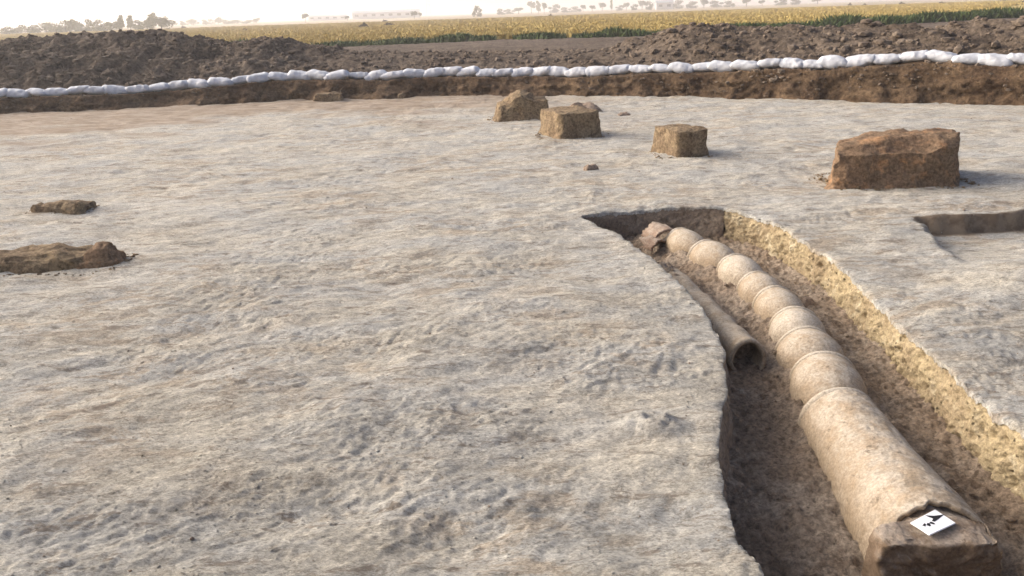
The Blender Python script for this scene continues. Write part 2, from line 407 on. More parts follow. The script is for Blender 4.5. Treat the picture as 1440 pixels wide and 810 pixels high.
# trench floor
PIPE = [(1.57, 3.56, .190), (1.67, 3.96, .188), (1.70, 4.34, .188), (1.75, 4.67, .168), (1.74, 5.06, .155), (1.72, 5.40, .150), (1.68, 5.81, .158), (1.55, 6.24, .168), (1.43, 6.66, .156)]
AX = np.array([(1.54, 2.4)] + [(p[0], p[1]) for p in PIPE] + [(1.3, 6.95)])
AX2 = np.array([(1.315, 4.12), (1.28, 4.6), (1.235, 5.2), (1.15, 5.9)])
def dist_path(x, y, P):
    d = np.full(np.shape(x), 9.)
    for a, b in zip(P[:-1], P[1:]):
        ab = b - a; t = np.clip(((x - a[0]) * ab[0] + (y - a[1]) * ab[1]) / (ab @ ab), 0, 1)
        d = np.minimum(d, np.hypot(x - a[0] - t * ab[0], y - a[1] - t * ab[1]))
    return d
def floor_z(x, y):
    z = -.285 - .03 * sst(3.4, 2.4, y) + .02 * fbm2(x * 2.2, y * 2.2, 3, 101)
    d1, i1 = worley2(x * 13, y * 13, 5); d2, i2 = worley2(x * 30, y * 30, 6)
    ridge = np.abs(fbm2(x * 5, y * 9, 3, 120))
    z = z + .026 * (.5 - d1) * (i1 > .45) + .012 * (.5 - d2) + .02 * ridge + .013 * fbm2(x * 22, y * 22, 3, 111, .6)
    dp = dist_path(x, y, AX); z = z + .085 * np.exp(-((dp - .09) / .11) ** 2) * sst(2.9, 3.8, y)
    dq = dist_path(x, y, AX2); z = z + (.06 + .10 * sst(5.1, 5.9, y) + .05 * fbm2(x * 7, y * 7, 2, 130)) * np.exp(-(dq / .14) ** 2) * sst(4.3, 4.7, y)
    # slumped earth at the wall feet
    return z
def make_floor():
    gx = np.arange(.45, 2.5, .0115); ys = [.5]
    while ys[-1] < 7.35: ys.append(ys[-1] + .0115 + .0006 * ys[-1])
    gy = np.array(ys); X, Y = np.meshgrid(gx, gy, indexing='ij'); Z = floor_z(X.ravel(), Y.ravel())
    dl = np.full(Z.shape, 9.); x = X.ravel(); y = Y.ravel()
    for i in range(0, len(OUT), 5): dl = np.minimum(dl, (x - OUT[i, 0]) ** 2 + (y - OUT[i, 1]) ** 2)
    Z = Z + .03 * np.exp(-np.sqrt(dl) / .05)
    struct(mesh_np('trench_floor', np.stack([x, y, Z], 1), grid_faces(*X.shape), M['trench']))
make_floor()
def make_wall(name, P, mat, batter, seed, pits, side):
    n = len(P); nv = 44; T = np.gradient(P, axis=0); T /= np.linalg.norm(T, axis=1)[:, None] + 1e-9
    k = 9; ker = np.ones(k) / k
    T = np.stack([np.convolve(np.pad(T[:, c], k // 2, 'edge'), ker, 'valid') for c in (0, 1)], 1); T /= np.linalg.norm(T, axis=1)[:, None]
    N2 = np.stack([T[:, 1], -T[:, 0]], 1) * side                 # into the trench
    h = ground_h(P[:, 0], P[:, 1]) - .021
    s = np.arange(n) * .012
    V = np.zeros((n, nv, 3))
    for j in range(nv):
        if j == 0: off = np.full(n, -.035); z = h - .012
        else:
            v = (j - 1) / (nv - 2); z = h * (1 - v) + (-.36) * v - .001
            o1 = batter * v ** 1.3
            ss = s; zz = np.full(n, v * .36)
            dsp = .012 * fbm2(ss * 5, zz * 6, 3, seed) + .008 * fbm2((ss + zz * .5) * 22, zz * 14, 3, seed + 3)
            if pits:
                d1, i1 = worley2((ss + .8 * zz) * 34, zz * 20, seed); dsp = dsp - .016 * sst(.42, .12, d1) * (i1 > .6) + .010 * fbm2((ss + .8 * zz) * 45, zz * 12, 3, seed + 40, .7)
                d1, i1 = worley2(ss * 10, zz * 10, seed + 1); dsp = dsp - .028 * sst(.40, .10, d1) * (i1 > .72)
            off = o1 + dsp * sst(0, .12, v) * (1 if j > 1 else 0) - .007 * (1 - sst(.03, .10, v))
        V[:, j, 0] = P[:, 0] + N2[:, 0] * off; V[:, j, 1] = P[:, 1] + N2[:, 1] * off; V[:, j, 2] = z
    struct(mesh_np(name, V.reshape(-1, 3), grid_faces(n, nv), mat))
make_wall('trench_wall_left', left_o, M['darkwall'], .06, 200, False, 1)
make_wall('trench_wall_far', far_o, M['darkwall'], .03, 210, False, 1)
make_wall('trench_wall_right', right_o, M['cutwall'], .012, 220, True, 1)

# ------------------------------------------------------------------ bank and spoil heaps
BGX = [-14, -10.82, -10, -9.07, -8.28, -7.7, -7.11, -6.22, -5.31, -4.51, -3.37, -2.73, -1.75, -.95, -.16, .77, 1.37, 2.1, 2.79, 3.46, 4.34, 4.82, 5.28, 5.84, 6.16, 6.56, 6.94, 7.22, 7.58, 8.1, 8.51, 12]
BGZ = [.38, .38, .37, .37, .34, .35, .37, .42, .47, .47, .46, .41, .46, .46, .43, .45, .41, .46, .50, .51, .54, .58, .61, .58, .63, .66, .68, .73, .72, .67, .70, .75]
def bag_z(x): return np.interp(x, BGX, BGZ)
HX = [-26, -16, -13.1, -12.6, -11.8, -10.7, -9.6, -9.1, -8.85, -8.5, -7.7, -7.15, -6.2, -5.5, -4.1, -2.1, -.2, 1.7, 2.8, 3.5, 4.1, 4.75, 5.65, 6.5, 7.5, 8.5, 9.0, 9.4, 10.05, 10.5, 14, 22]
HZ = [.9, 1.0, 1.30, 1.36, 1.42, 1.44, 1.50, 1.39, 1.24, 1.32, 1.05, 1.08, 1.18, .90, .70, .62, .60, .55, .56, .84, 1.08, 1.18, 1.13, 1.11, 1.05, 1.15, .92, 1.10, 1.2, 1.15, 1.0, .8]
FE = lambda x: np.interp(x, [-40, -9.7, -.3, 6.9, 18, 30, 60], [41, 41.7, 45.2, 43.5, 47, 55, 64])
def spoil_z(x, t):
    top = bag_z(x) - .075
    ridge = np.interp(x + .5 * vnoise2(x * .7, t * .7, 301), HX, HZ)
    wide = 3.6 + .9 * vnoise2(x * .3, x * 0 + 1.5, 303)
    prof = np.where(t < 5, sst(.7, 4.8, t) ** .8, np.exp(-((t - 5) / wide) ** 2))
    # a smaller heap in front of the big one, with a trodden gap between
    base = np.where(t < 5, top, .42)
    z = base + (ridge - base) * prof
    small = .34 * np.exp(-((x + 12.2) / 1.9) ** 2 - ((t - 2.1) / .8) ** 2) - .15 * np.exp(-((x + 11) / 2.2) ** 2 - ((t - 3.3) / .6) ** 2)
    z = z + small
    k = sst(.25, 1.2, t) * (1 - .6 * sst(9, 13, t))
    hk = .55 + .45 * sst(.6, 1.0, ridge)
    d1, i1 = worley2(x * 2.2, t * 2.2, 310); d2, i2 = worley2(x * 5.2, t * 5.2, 311); d3, i3 = worley2(x * 10, t * 10, 312)
    z = z + k * hk * (.16 * (.55 - d1) * (i1 > .3) + .085 * (.55 - d2) + .04 * (.5 - d3) + .10 * fbm2(x * 1.1, t * 1.1, 3, 305))
    z = z + (1 - k) * .03 * fbm2(x * 6, t * 6, 3, 306)
    return z
def make_bank():
    gx = graded(-39.8, 39.8, .045, 1.03, .5, -14, 12.5)
    tf = np.linspace(0, 1, 16)                                  # bank face
    tt = list(np.arange(.06, 1.0, .06)); d = .05
    while tt[-1] < 10: tt.append(tt[-1] + d)
    while tt[-1] < 58: d *= 1.05; tt.append(tt[-1] + d)
    x = gx; yb = bank_y(x); rows = []
    for v in tf:
        top = spoil_z(x, np.full(len(x), .03)); zz = -.10 + (top + .10) * v
        dsp = .12 * fbm2(x * 1.6, zz * 4, 4, 320) + .07 * fbm2(x * 9, zz * 12, 3, 321)
        off = -.02 - (.26 + .55 * np.clip(vnoise2(x * .9, x * 0 + .2, 330) + .15 + .3 * vnoise2(x * 3.1, x * 0, 331), 0, 1)) * (1 - v) ** 1.8
        rows.append(np.stack([x, yb + off + dsp * math.sin(math.pi * min(1, v * .9 + .1)), zz], 1))
    nface = len(rows)
    for t in tt:
        y = np.minimum(yb + t, FE(x) + .25 + t * .002); k = sst(FE(x) - 5, FE(x), y); rows.append(np.stack([x, y, spoil_z(x, y - yb) * (1 - k) + .345 * k], 1))
    V = np.stack(rows, 1); n, m = V.shape[:2]
    Fq = grid_faces(n, m)
    j = Fq[:, 0] % m
    o = struct(mesh_np('earth_bank', V.reshape(-1, 3), Fq[j < nface + 6], M['bank']))
    p = struct(mesh_np('spoil_heap', V.reshape(-1, 3), Fq[j >= nface + 6], M['spoil']))
    for q in (o, p):
        bm = bmesh.new(); bm.from_mesh(q.data); bmesh.ops.delete(bm, geom=[v for v in bm.verts if not v.link_faces], context='VERTS'); bm.to_mesh(q.data); bm.free()
make_bank()

# field out to the horizon: a frame round the dig
def make_field():
    xs = np.linspace(-39.5, 39.5, 80); V = [(-5000, -5000, .37), (-39.5, -5000, .37), (39.5, -5000, .37), (5000, -5000, .37), (-5000, -7.5, .37), (-39.5, -7.5, .37), (39.5, -7.5, .37), (5000, -7.5, .37)]
    Fq = [(0, 1, 5, 4), (1, 2, 6, 5), (2, 3, 7, 6)]; k = len(V)
    V += [(x, float(FE(x)), .37) for x in xs] + [(x, 5000, .37) for x in xs]
    Fq += [(k + i, k + i + 1, k + 81 + i, k + 80 + i) for i in range(79)]; j = len(V)
    V += [(-5000, 5000, .37), (5000, 5000, .37), (-5000, float(FE(-39.5)), .37), (5000, float(FE(39.5)), .37)]
    Fq += [(4, 5, k, j + 2), (j + 2, k, k + 80, j), (6, 7, j + 3, k + 79), (k + 79, j + 3, j + 1, k + 159)]
    struct(mesh_np('field', V, Fq, M['field'], smooth=False))
make_field()

# clods lying on the heaps and the bank
def rock_mesh(seed, n=2):
    bm = bmesh.new(); bmesh.ops.create_icosphere(bm, subdivisions=n, radius=1)
    V = np.array([v.co[:] for v in bm.verts]); d = 1 + .33 * fbm3(V[:, 0] * 1.3 + seed, V[:, 1] * 1.3, V[:, 2] * 1.3, 3, seed)
    V = V * d[:, None] * np.array([1, .8, .62]); F = np.array([[v.index for v in f.verts] for f in bm.faces]); bm.free(); return V, F
def scatter(name, pts, sizes, mat, nvar=6, sub=1, smooth=False):
    protos = [rock_mesh(400 + i, sub) for i in range(nvar)]; VV = []; FF = []; k = 0
    for p, s in zip(pts, sizes):
        V, F = protos[rng.integers(nvar)]; a = rng.random() * 6.28; c, q = math.cos(a), math.sin(a)
        W = np.stack([V[:, 0] * c - V[:, 1] * q, V[:, 0] * q + V[:, 1] * c, V[:, 2]], 1) * s * (.8 + .4 * rng.random(3)); VV.append(W + p); FF.append(F + k); k += len(V)
    return mesh_np(name, np.concatenate(VV), np.concatenate(FF), mat, smooth=smooth)
n = 9000
cx = rng.uniform(-15, 14, n); ct = rng.uniform(.5, 9.5, n) ** 1.0
keepm = (rng.random(n) < .55 + .45 * sst(.6, .95, np.interp(cx, HX, HZ)))
cx, ct = cx[keepm], ct[keepm]; sz = np.exp(rng.normal(-3.15, .5, len(cx))); sz = np.minimum(sz, .14)
bx_ = rng.uniform(-14, 13, 1500); bt_ = rng.normal(-.02, .13, 1500); bs_ = np.minimum(np.exp(rng.normal(-3.7, .45, 1500)), .07) * (.6 + .5 * sst(0, 5, bx_))
bzz = np.where(bt_ > 0, spoil_z(bx_, np.maximum(bt_, .03)), spoil_z(bx_, np.full(1500, .03)) - np.abs(bt_) * 1.7)
stuff(scatter('bank_clods', np.stack([bx_, bank_y(bx_) + bt_, bzz], 1), bs_, M['clod']), 'grey earth clods spilling over the bank edge below the sandbags', 'clods')
stuff(scatter('loose_clods', np.stack([cx, bank_y(cx) + ct, spoil_z(cx, ct) + sz * .2], 1), sz, M['clod']), 'loose dry earth clods scattered over the spoil heaps', 'clods')
n = 2600
fx = rng.uniform(.6, 2.3, n); fy = rng.uniform(1.6, 7.0, n)
dpp = dist_path(fx, fy, AX); ok = (dpp > .15) & (rng.random(n) < .35 + .65 * sst(1.85, 2.1, fx))
lx = np.interp(fy, left_o[:, 1], left_o[:, 0]) + .1; rx_ = np.interp(fy, right_o[::-1, 1], right_o[::-1, 0]) - .06
ok &= (fx > lx) & (fx < rx_); fx, fy = fx[ok], fy[ok]; sz = np.minimum(np.exp(rng.normal(-5.0, .5, len(fx))), .022)
stuff(scatter('earth_crumbs', np.stack([fx, fy, floor_z(fx, fy) + sz * .3], 1), sz, M['trench']), 'loose brown earth crumbs lying on the trench floor', 'earth crumbs')
# crumbs and small clods on the excavated surface
n = 900
gx_ = rng.uniform(-1, 1, n); gy_ = 1.8 + rng.random(n) ** 1.6 * 15; gx_ = gx_ * (gy_ * .72 + .6)
ins = (gx_ > np.interp(gy_, left_o[:, 1], left_o[:, 0]) - .02) & (gx_ < np.interp(gy_, right_o[::-1, 1], right_o[::-1, 0]) + .02) & (gy_ < 7.2)
gx_, gy_ = gx_[~ins], gy_[~ins]; ok = gy_ < bank_y(gx_) - .3; gx_, gy_ = gx_[ok], gy_[ok]
sz = np.minimum(np.exp(rng.normal(-6.0, .45, len(gx_))), .012) * (1 + gy_ / 14)
stuff(scatter('surface_crumbs', np.stack([gx_, gy_, ground_h(gx_, gy_) - .15 * pit(gx_, gy_)[0] + sz * .25], 1), sz, M['slab']), 'tiny dark earth crumbs strewn over the pale dig surface', 'earth crumbs')

def fast_scatter(name, X, Y, Z, sz, mat, nvar=8):
    P = [rock_mesh(460 + i, 1) for i in range(nvar)]; F = P[0][1]; PV = np.stack([p[0] for p in P]); n = len(X)
    V = PV[rng.integers(nvar, size=n)]; a = rng.random(n) * 6.28; c, q = np.cos(a)[:, None], np.sin(a)[:, None]
    W = np.stack([V[..., 0] * c - V[..., 1] * q, V[..., 0] * q + V[..., 1] * c, V[..., 2]], -1) * sz[:, None, None]
    W += np.stack([X, Y, Z], 1)[:, None, :]
    return mesh_np(name, W.reshape(-1, 3), (F[None] + (np.arange(n) * V.shape[1])[:, None, None]).reshape(-1, 3), mat, smooth=True)
n = 42000
Y = 1.9 + rng.random(n) ** 1.5 * 8.5; X = rng.uniform(-1, 1, n) * (Y * .70 + .5)
ins = (X > np.interp(Y, left_o[:, 1], left_o[:, 0]) - .012) & (X < np.interp(Y, right_o[::-1, 1], right_o[::-1, 0]) + .012) & (Y < 7.2)
dens = sst(-.5, .6, fbm2(X * 1.1, Y * 1.4, 4, 57)) ; ok = ~ins & (rng.random(n) < dens); X, Y = X[ok], Y[ok]
sz = np.minimum(np.exp(rng.normal(-6.05, .42, len(X))), .008) * (1 + Y / 12)
o = fast_scatter('loose_grit', X, Y, ground_h(X, Y) - .15 * pit(X, Y)[0] - sz * .1, sz, M['ground'])
attr(o, 'cut', np.zeros(len(o.data.vertices))); attr(o, 'damp', np.zeros(len(o.data.vertices)))
stuff(o, 'pale loose grit covering the dug surface around the trench', 'grit')
# earth that has crumbled off the mudbrick stumps
X = []; Y = []
for cx_, cy_, rx_2, ry_2, k in ((.27, 13.95, .50, .40, 160), (.906, 11.88, .44, .42, 200), (2.10, 9.96, .30, .35, 160), (3.84, 8.06, .64, .40, 380), (-4.36, 7.86, .28, .15, 60), (-3.45, 5.95, .52, .23, 160)):
    a = rng.random(k) * 6.28; q = .97 + np.abs(rng.normal(0, .09, k)); m = np.maximum(np.abs(np.cos(a)), np.abs(np.sin(a))) ** .8
    X.append(cx_ + rx_2 * q * np.cos(a) / m); Y.append(cy_ + ry_2 * q * np.sin(a) / m)
X = np.concatenate(X); Y = np.concatenate(Y); sz = np.minimum(np.exp(rng.normal(-4.9, .5, len(X))), .028)
stuff(fast_scatter('crumbled_earth', X, Y, ground_h(X, Y) + sz * .2, sz, M['brick']), 'brown crumbs fallen round the feet of the mudbrick stumps', 'earth crumbs')

# ------------------------------------------------------------------ clay pipe sections
def lathe(profile, nseg, flip=False):
    P = np.array(profile); a = np.arange(nseg) * 2 * math.pi / nseg
    V = np.zeros((len(P), nseg, 3)); V[:, :, 0] = P[:, 0][:, None] * np.cos(a); V[:, :, 2] = P[:, 0][:, None] * np.sin(a); V[:, :, 1] = P[:, 1][:, None]
    return V
def aim(o, p, d):                                              # local +Y along d
    d = Vector(d).normalized(); x = d.cross(Vector((0, 0, 1))).normalized(); z = x.cross(d)
    o.matrix_world = Matrix(((x.x, d.x, z.x, p[0]), (x.y, d.y, z.y, p[1]), (x.z, d.z, z.z, p[2]), (0, 0, 0, 1)))
def pipe_section(i, p, d, Rr, L, label, mats):
    root = empty('clay_pipe_section'); tag(root, label, 'clay pipe', 'clay pipe sections laid end to end in the trench')
    # y = 0 at the wide mouth (far end), y = -L at the narrow end that slips into the next mouth
    pr = [(Rr * .82, -.03), (Rr * .87, -.022), (Rr * .90, -.028)]
    for k in range(1, 19):
        v = k / 18
        rr = Rr * ((.90 + .10 * math.sin(v / .28 * math.pi / 2)) if v < .28 else max(.40, math.sqrt(max(0, 1 - ((v - .28) / .60) ** 2)))); pr.append((rr, -.028 - (L - .028) * v))
    pr.append((pr[-1][0] - .02, -L)); pr.append((pr[-1][0] - .004, -L + .05))
    V = lathe(pr, 72); f = 1 + .012 * fbm3(V[..., 0] * 7 + i * 3.1, V[..., 1] * 7, V[..., 2] * 7, 3, 500 + i); V[..., 0] *= f; V[..., 2] *= f
    mesh_np('body', V.reshape(-1, 3), grid_faces(len(pr), 72, True)[:, ::-1], mats[0], root)
    pr2 = [(Rr * q, yy) for q, yy in ((.82, -.07), (.83, -.002), (.86, .004), (.90, .002), (.93, -.006), (.935, -.018), (.915, -.029), (.87, -.032))]
    V = lathe(pr2, 72); f = 1 + .012 * fbm3(V[..., 0] * 7 + i * 3.1, V[..., 1] * 7, V[..., 2] * 7, 3, 500 + i); V[..., 0] *= f; V[..., 2] *= f
    V[..., 1] += .004 * fbm3(V[..., 0] * 20, V[..., 1] * 5 + i, V[..., 2] * 20, 2, 520 + i)
    mesh_np('rim', V.reshape(-1, 3), grid_faces(len(pr2), 72, True)[:, ::-1], mats[1], root)
    V = np.concatenate([[[0, -.05, 0]], lathe([(Rr * .845, -.048)], 36)[0]]); F = np.array([(0, 1 + k, 1 + (k + 1) % 36) for k in range(36)])
    mesh_np('earth_fill', V, F, M['trench'], root)
    aim(root, p, d); return root
ordn = ['second', 'third', 'fourth', 'fifth', 'sixth', 'seventh', 'eighth', 'ninth']
for i in range(1, 9):
    x, y, rr = PIPE[i]; ax = np.array([x, y + .07, -.055 - rr + .004 * math.sin(i * 2.3)])
    nx_, ny_, nr = PIPE[i - 1]; an = np.array([nx_, ny_ + (.07 if i > 1 else 0), -.055 - nr - .015])
    d = ax - an; L = np.linalg.norm(d) + .05
    lab = f'{ordn[i-1]} clay pipe section counted from the white arrow card'
    if i == 8: lab = 'ninth clay pipe section from the arrow card, beside the broken red piece'
    pipe_section(i, ax, d, rr, L, lab, (M['clay'] if i % 3 else M['clay_pale'], M['clay_pale']))

# the long broken section in front
def front_section():
    root = empty('clay_pipe_section'); tag(root, 'long broken clay pipe section with a ragged open end under the arrow card', 'clay pipe', 'clay pipe sections laid end to end in the trench')
    A = np.array([1.57, 3.57, -.245]); B = np.array([1.525, 2.42, -.292]); L = np.linalg.norm(B - A)
    ns, na = 150, 200
    V = np.zeros((ns, na, 3)); th = np.arange(na) * 2 * math.pi / na
    # ragged break: how far the shell reaches at each angle (pi/2 = top)
    deg = np.degrees(th)
    endf = np.interp(deg, [0, 28, 42, 58, 75, 95, 118, 140, 165, 200, 340, 360], [.93, .925, .90, .875, .855, .85, .87, .90, .925, .94, .93, .93])
    endf = endf + .022 * fbm2(np.cos(th) * 2.6 + 4, np.sin(th) * 2.6, 4, 530, .5)
    for k in range(ns):
        v = k / (ns - 1); s = v * endf * L
        rr = .182 + .054 * sst(0, 1.0, s / L) ** .85 + .006 * np.sin(s * 9)
        nz = .005 * fbm3(rr * np.cos(th) * 6, s * 4, rr * np.sin(th) * 6, 4, 540) - .0035 * np.clip(fbm2(th * 3 + s * 9, s * 34 - th * 4, 3, 544), 0, 1) - .005 * np.clip(fbm2(th * 5, s * 14, 3, 547) - .35, 0, 1)
        nz = nz - .006 * np.exp(-((s / L - .76 - .02 * fbm2(th * 2, th * 0, 2, 545)) / .006) ** 2) * (np.abs(th - 1.35) < .55)   # hairline crack
        r2 = rr + nz; V[k, :, 0] = r2 * np.cos(th); V[k, :, 2] = r2 * np.sin(th); V[k, :, 1] = -s
    inner = V[::-1][:14].copy(); q = np.hypot(inner[..., 0], inner[..., 2]); f = (q - .020) / q; inner[..., 0] *= f; inner[..., 2] *= f
    W = np.concatenate([V, inner])
    mesh_np('body', W.reshape(-1, 3), grid_faces(len(W), na, True)[:, ::-1], M['clay'], root)
    pr2 = [(.162, -.08), (.165, 0), (.172, .006), (.184, .004), (.191, -.006), (.192, -.022), (.184, -.034), (.175, -.04)]
    V = lathe(pr2, 90); f = 1 + .012 * fbm3(V[..., 0] * 7, V[..., 1] * 7, V[..., 2] * 7, 3, 550); V[..., 0] *= f; V[..., 2] *= f
    mesh_np('rim', V.reshape(-1, 3), grid_faces(len(pr2), 90, True)[:, ::-1], M['clay_pale'], root)
    V = np.concatenate([[[0, -.05, 0]], lathe([(.168, -.048)], 36)[0]]); F = np.array([(0, 1 + k, 1 + (k + 1) % 36) for k in range(36)])
    mesh_np('earth_fill', V, F, M['trench'], root)
    aim(root, A, A - B)
front_section()

# the earth core that stands out of the broken end, carrying the card
def earth_core():
    A = np.array([1.57, 3.57, -.245]); B = np.array([1.525, 2.42, -.292]); y0, y1, nv = 2.405, 2.86, 110
    th = np.radians(np.linspace(196, -16, nv)); L = np.linalg.norm(B - A)
    def ring(y, f=1.0, depth=0.0):
        LEDGE = -.076 - .018 * float(sst(2.60, 2.42, np.array(y)))
        t = (A[1] - y) / (A[1] - B[1]); ax_ = A + (B - A) * t; rr = .182 + .054 * float(sst(0, 1.0, np.array(min(t, 1.0)))) ** .85 - .024
        x = ax_[0] + rr * np.cos(th); z = np.minimum(ax_[2] + rr * np.sin(th), LEDGE - depth)
        c, sn = np.cos(th), np.sin(th); bxx = 1.474 + np.sign(c) * np.abs(c) ** .34 * .226; bzz = np.minimum(-.36 + np.sign(sn) * np.abs(sn) ** .5 * .31, LEDGE - depth)
        g = float(sst(2.545, 2.50, np.array(y))); x = x * (1 - g) + bxx * g; z = z * (1 - g) + bzz * g
        low = np.arange(nv); z = np.where((low < 2) | (low >= nv - 2), -.42, z)
        return np.stack([1.48 + (x - 1.48) * f, np.full(nv, y), -.25 + (z + .25) * f], 1)
    rows = [ring(y0, (k + .3) / 14) for k in range(14)] + [ring(y0 + .006, 1.0, .004)] + [ring(y, 1.0) for y in np.linspace(y0 + .016, y1, 70)]
    V = np.stack(rows); x, y, z = V[..., 0].copy(), V[..., 1].copy(), V[..., 2].copy(); nf = (np.arange(len(V)) < 16)[:, None]
    V[..., 1] += nf * (.022 * fbm3(x * 8, y * 2, z * 8, 4, 560) + .012 * fbm3(x * 35, y * 3, z * 35, 3, 563)) + .03 * nf * (x - 1.5)
    inside = sst(2.55, 2.50, y); top = (z > -.100)
    V[..., 2] += np.where(top, .010 * fbm2(x * 11, y * 11, 4, 564) - .004, 0); V[..., 0] += inside * .016 * fbm3(x * 9, y * 9, z * 9, 4, 566)
    V[..., 2] -= top * .02 * sst(1.58, 1.70, x) * inside
    o = mesh_np('earth_core', V.reshape(-1, 3), grid_faces(len(V), nv)[:, ::-1], M['core'])
    tag(o, 'brown earth core protruding from the broken end of the front pipe', 'earth block')
    return V
M['core'] = clay_material('packed_brown_core', (.155, .108, .07), (.22, .16, .108), (.42, .36, .29), 0.0)
corev = earth_core()

# north-arrow card
def card():
    cv = corev.reshape(-1, 3); cv = cv[(cv[:, 0] > 1.39) & (cv[:, 0] < 1.56) & (cv[:, 1] > 2.42) & (cv[:, 1] < 2.57)]; cz = float(cv[:, 2].max()) - .001
    pts = [(1.397, 2.490), (1.521, 2.562), (1.556, 2.483), (1.432, 2.420)]
    cx_, cy_ = np.mean(pts, 0)
    root = empty('north_arrow_card', (cx_, cy_, cz)); tag(root, 'small white card with a black arrow lying on the broken pipe end', 'arrow card')
    bm = bmesh.new(); vs_ = [bm.verts.new((x - cx_, y - cy_, 0)) for x, y in pts][::-1]; f = bm.faces.new(vs_)
    r_ = bmesh.ops.extrude_face_region(bm, geom=[f]); bmesh.ops.translate(bm, vec=(0, 0, .006), verts=[v for v in r_['geom'] if isinstance(v, bmesh.types.BMVert)])
    bmesh.ops.recalc_face_normals(bm, faces=bm.faces[:]); bmesh.ops.bevel(bm, geom=bm.edges[:], offset=.0012, segments=1, affect='EDGES')
    obj_from_bm('board', bm, M['card_white'], root)
    def flat(name, P):
        bm = bmesh.new(); f = bm.faces.new([bm.verts.new((x * 1.0199 - cx_, y * 1.0199 - cy_, .0068)) for x, y in P]); bmesh.ops.recalc_face_normals(bm, faces=[f])
        if f.normal.z < 0: f.normal_flip()
        obj_from_bm(name, bm, M['card_black'], root)
    flat('arrow_head', [(1.438, 2.478), (1.470, 2.4745), (1.509, 2.481), (1.470, 2.452), (1.455, 2.442), (1.447, 2.446), (1.458, 2.458)])
    flat('scale_mark', [(1.432, 2.434), (1.440, 2.442), (1.447, 2.440), (1.452, 2.428), (1.444, 2.427)])
    flat('scale_mark', [(1.418, 2.424), (1.427, 2.436), (1.433, 2.433), (1.432, 2.420), (1.425, 2.417)])
    flat('scale_mark', [(1.402, 2.422), (1.415, 2.434), (1.419, 2.430), (1.411, 2.417)])
    root.rotation_euler = (R(3), R(1), 0)
card()

# the second, thinner pipe lying alongside, mouth open
def side_pipe():
    root = empty('clay_pipe'); tag(root, 'narrow earth-stained clay pipe with open mouth lying beside the main pipe row', 'clay pipe')
    A = np.array([1.325, 4.24, -.205]); B = np.array([1.19, 5.75, -.25]); L = np.linalg.norm(B - A); Rr = .113
    pr = [(Rr - .025, .32), (Rr - .024, .03), (Rr - .020, .006), (Rr - .008, -.002), (Rr + .004, .006), (Rr + .008, .02), (Rr + .005, .04)] + [(Rr - .004 * math.sin(k), .06 + (L - .06) * k / 40) for k in range(41)]
    V = lathe(pr, 60); nn = fbm3(V[..., 0] * 9, V[..., 1] * 6, V[..., 2] * 9, 4, 570); f = 1 + .10 * nn; V[..., 0] *= f; V[..., 2] *= f
    V[..., 1] += .02 * fbm3(V[..., 0] * 8, V[..., 1] * 0, V[..., 2] * 8, 2, 571)
    mesh_np('body', V.reshape(-1, 3), grid_faces(len(pr), 60, True), M['clay_dark'], root)
    V = np.concatenate([[[0, .13, 0]], lathe([(Rr - .02, .16)], 30)[0]]); F = np.array([(0, 1 + k, 1 + (k + 1) % 30) for k in range(30)])
    mesh_np('earth_plug', V, F, M['trench'], root)
    aim(root, A, B - A)
side_pipe()

# broken last piece at the far end of the row
def shard(name, label, p, d, Rr, L, a0, a1, seed, mat, grp=None):
    ns, na = 26, 40; V = np.zeros((2 * ns, na, 3)); th = np.linspace(a0, a1, na)
    for k in range(ns):
        v = k / (ns - 1); e0 = .12 * fbm2(th * 2, th * 0 + seed, 3, seed); e1 = 1 + .35 * fbm2(th * 2, th * 0 + seed, 3, seed + 5)
        s = (e0 + (e1 - e0) * v) * L; rr = Rr + .006 * fbm2(th * 3, s * 9, 3, seed)
        V[k, :, 0] = rr * np.cos(th); V[k, :, 1] = s; V[k, :, 2] = rr * np.sin(th)
    V[ns:] = V[:ns][::-1]; q = np.hypot(V[ns:, :, 0], V[ns:, :, 2]); V[ns:, :, 0] *= (q - .02) / q; V[ns:, :, 2] *= (q - .02) / q
    W = np.concatenate([V, V[:1]]); o = mesh_np(name, W.reshape(-1, 3), grid_faces(2 * ns + 1, na)[:, ::-1], mat)
    # close the two long edges
    bm = bmesh.new(); bm.from_mesh(o.data); bmesh.ops.remove_doubles(bm, verts=bm.verts[:], dist=1e-5)
    be = [e for e in bm.edges if e.is_boundary]; bmesh.ops.holes_fill(bm, edges=be, sides=0); bmesh.ops.recalc_face_normals(bm, faces=bm.faces[:]); bm.to_mesh(o.data); bm.free()
    tag(o, label, 'pipe shard', grp); aim(o, p, d); return o
shard('pipe_shard', 'broken curved clay pipe piece at the far end of the row', (1.33, 6.70, -.225), (-.25, 1, 0.05), .145, .22, R(15), R(165), 580, M['clay_red'])
shard('pipe_shard', 'small dark red shard leaning against the ninth pipe section', (1.25, 6.62, -.245), (-.6, .8, .1), .10, .14, R(40), R(170), 590, M['clay_red'])

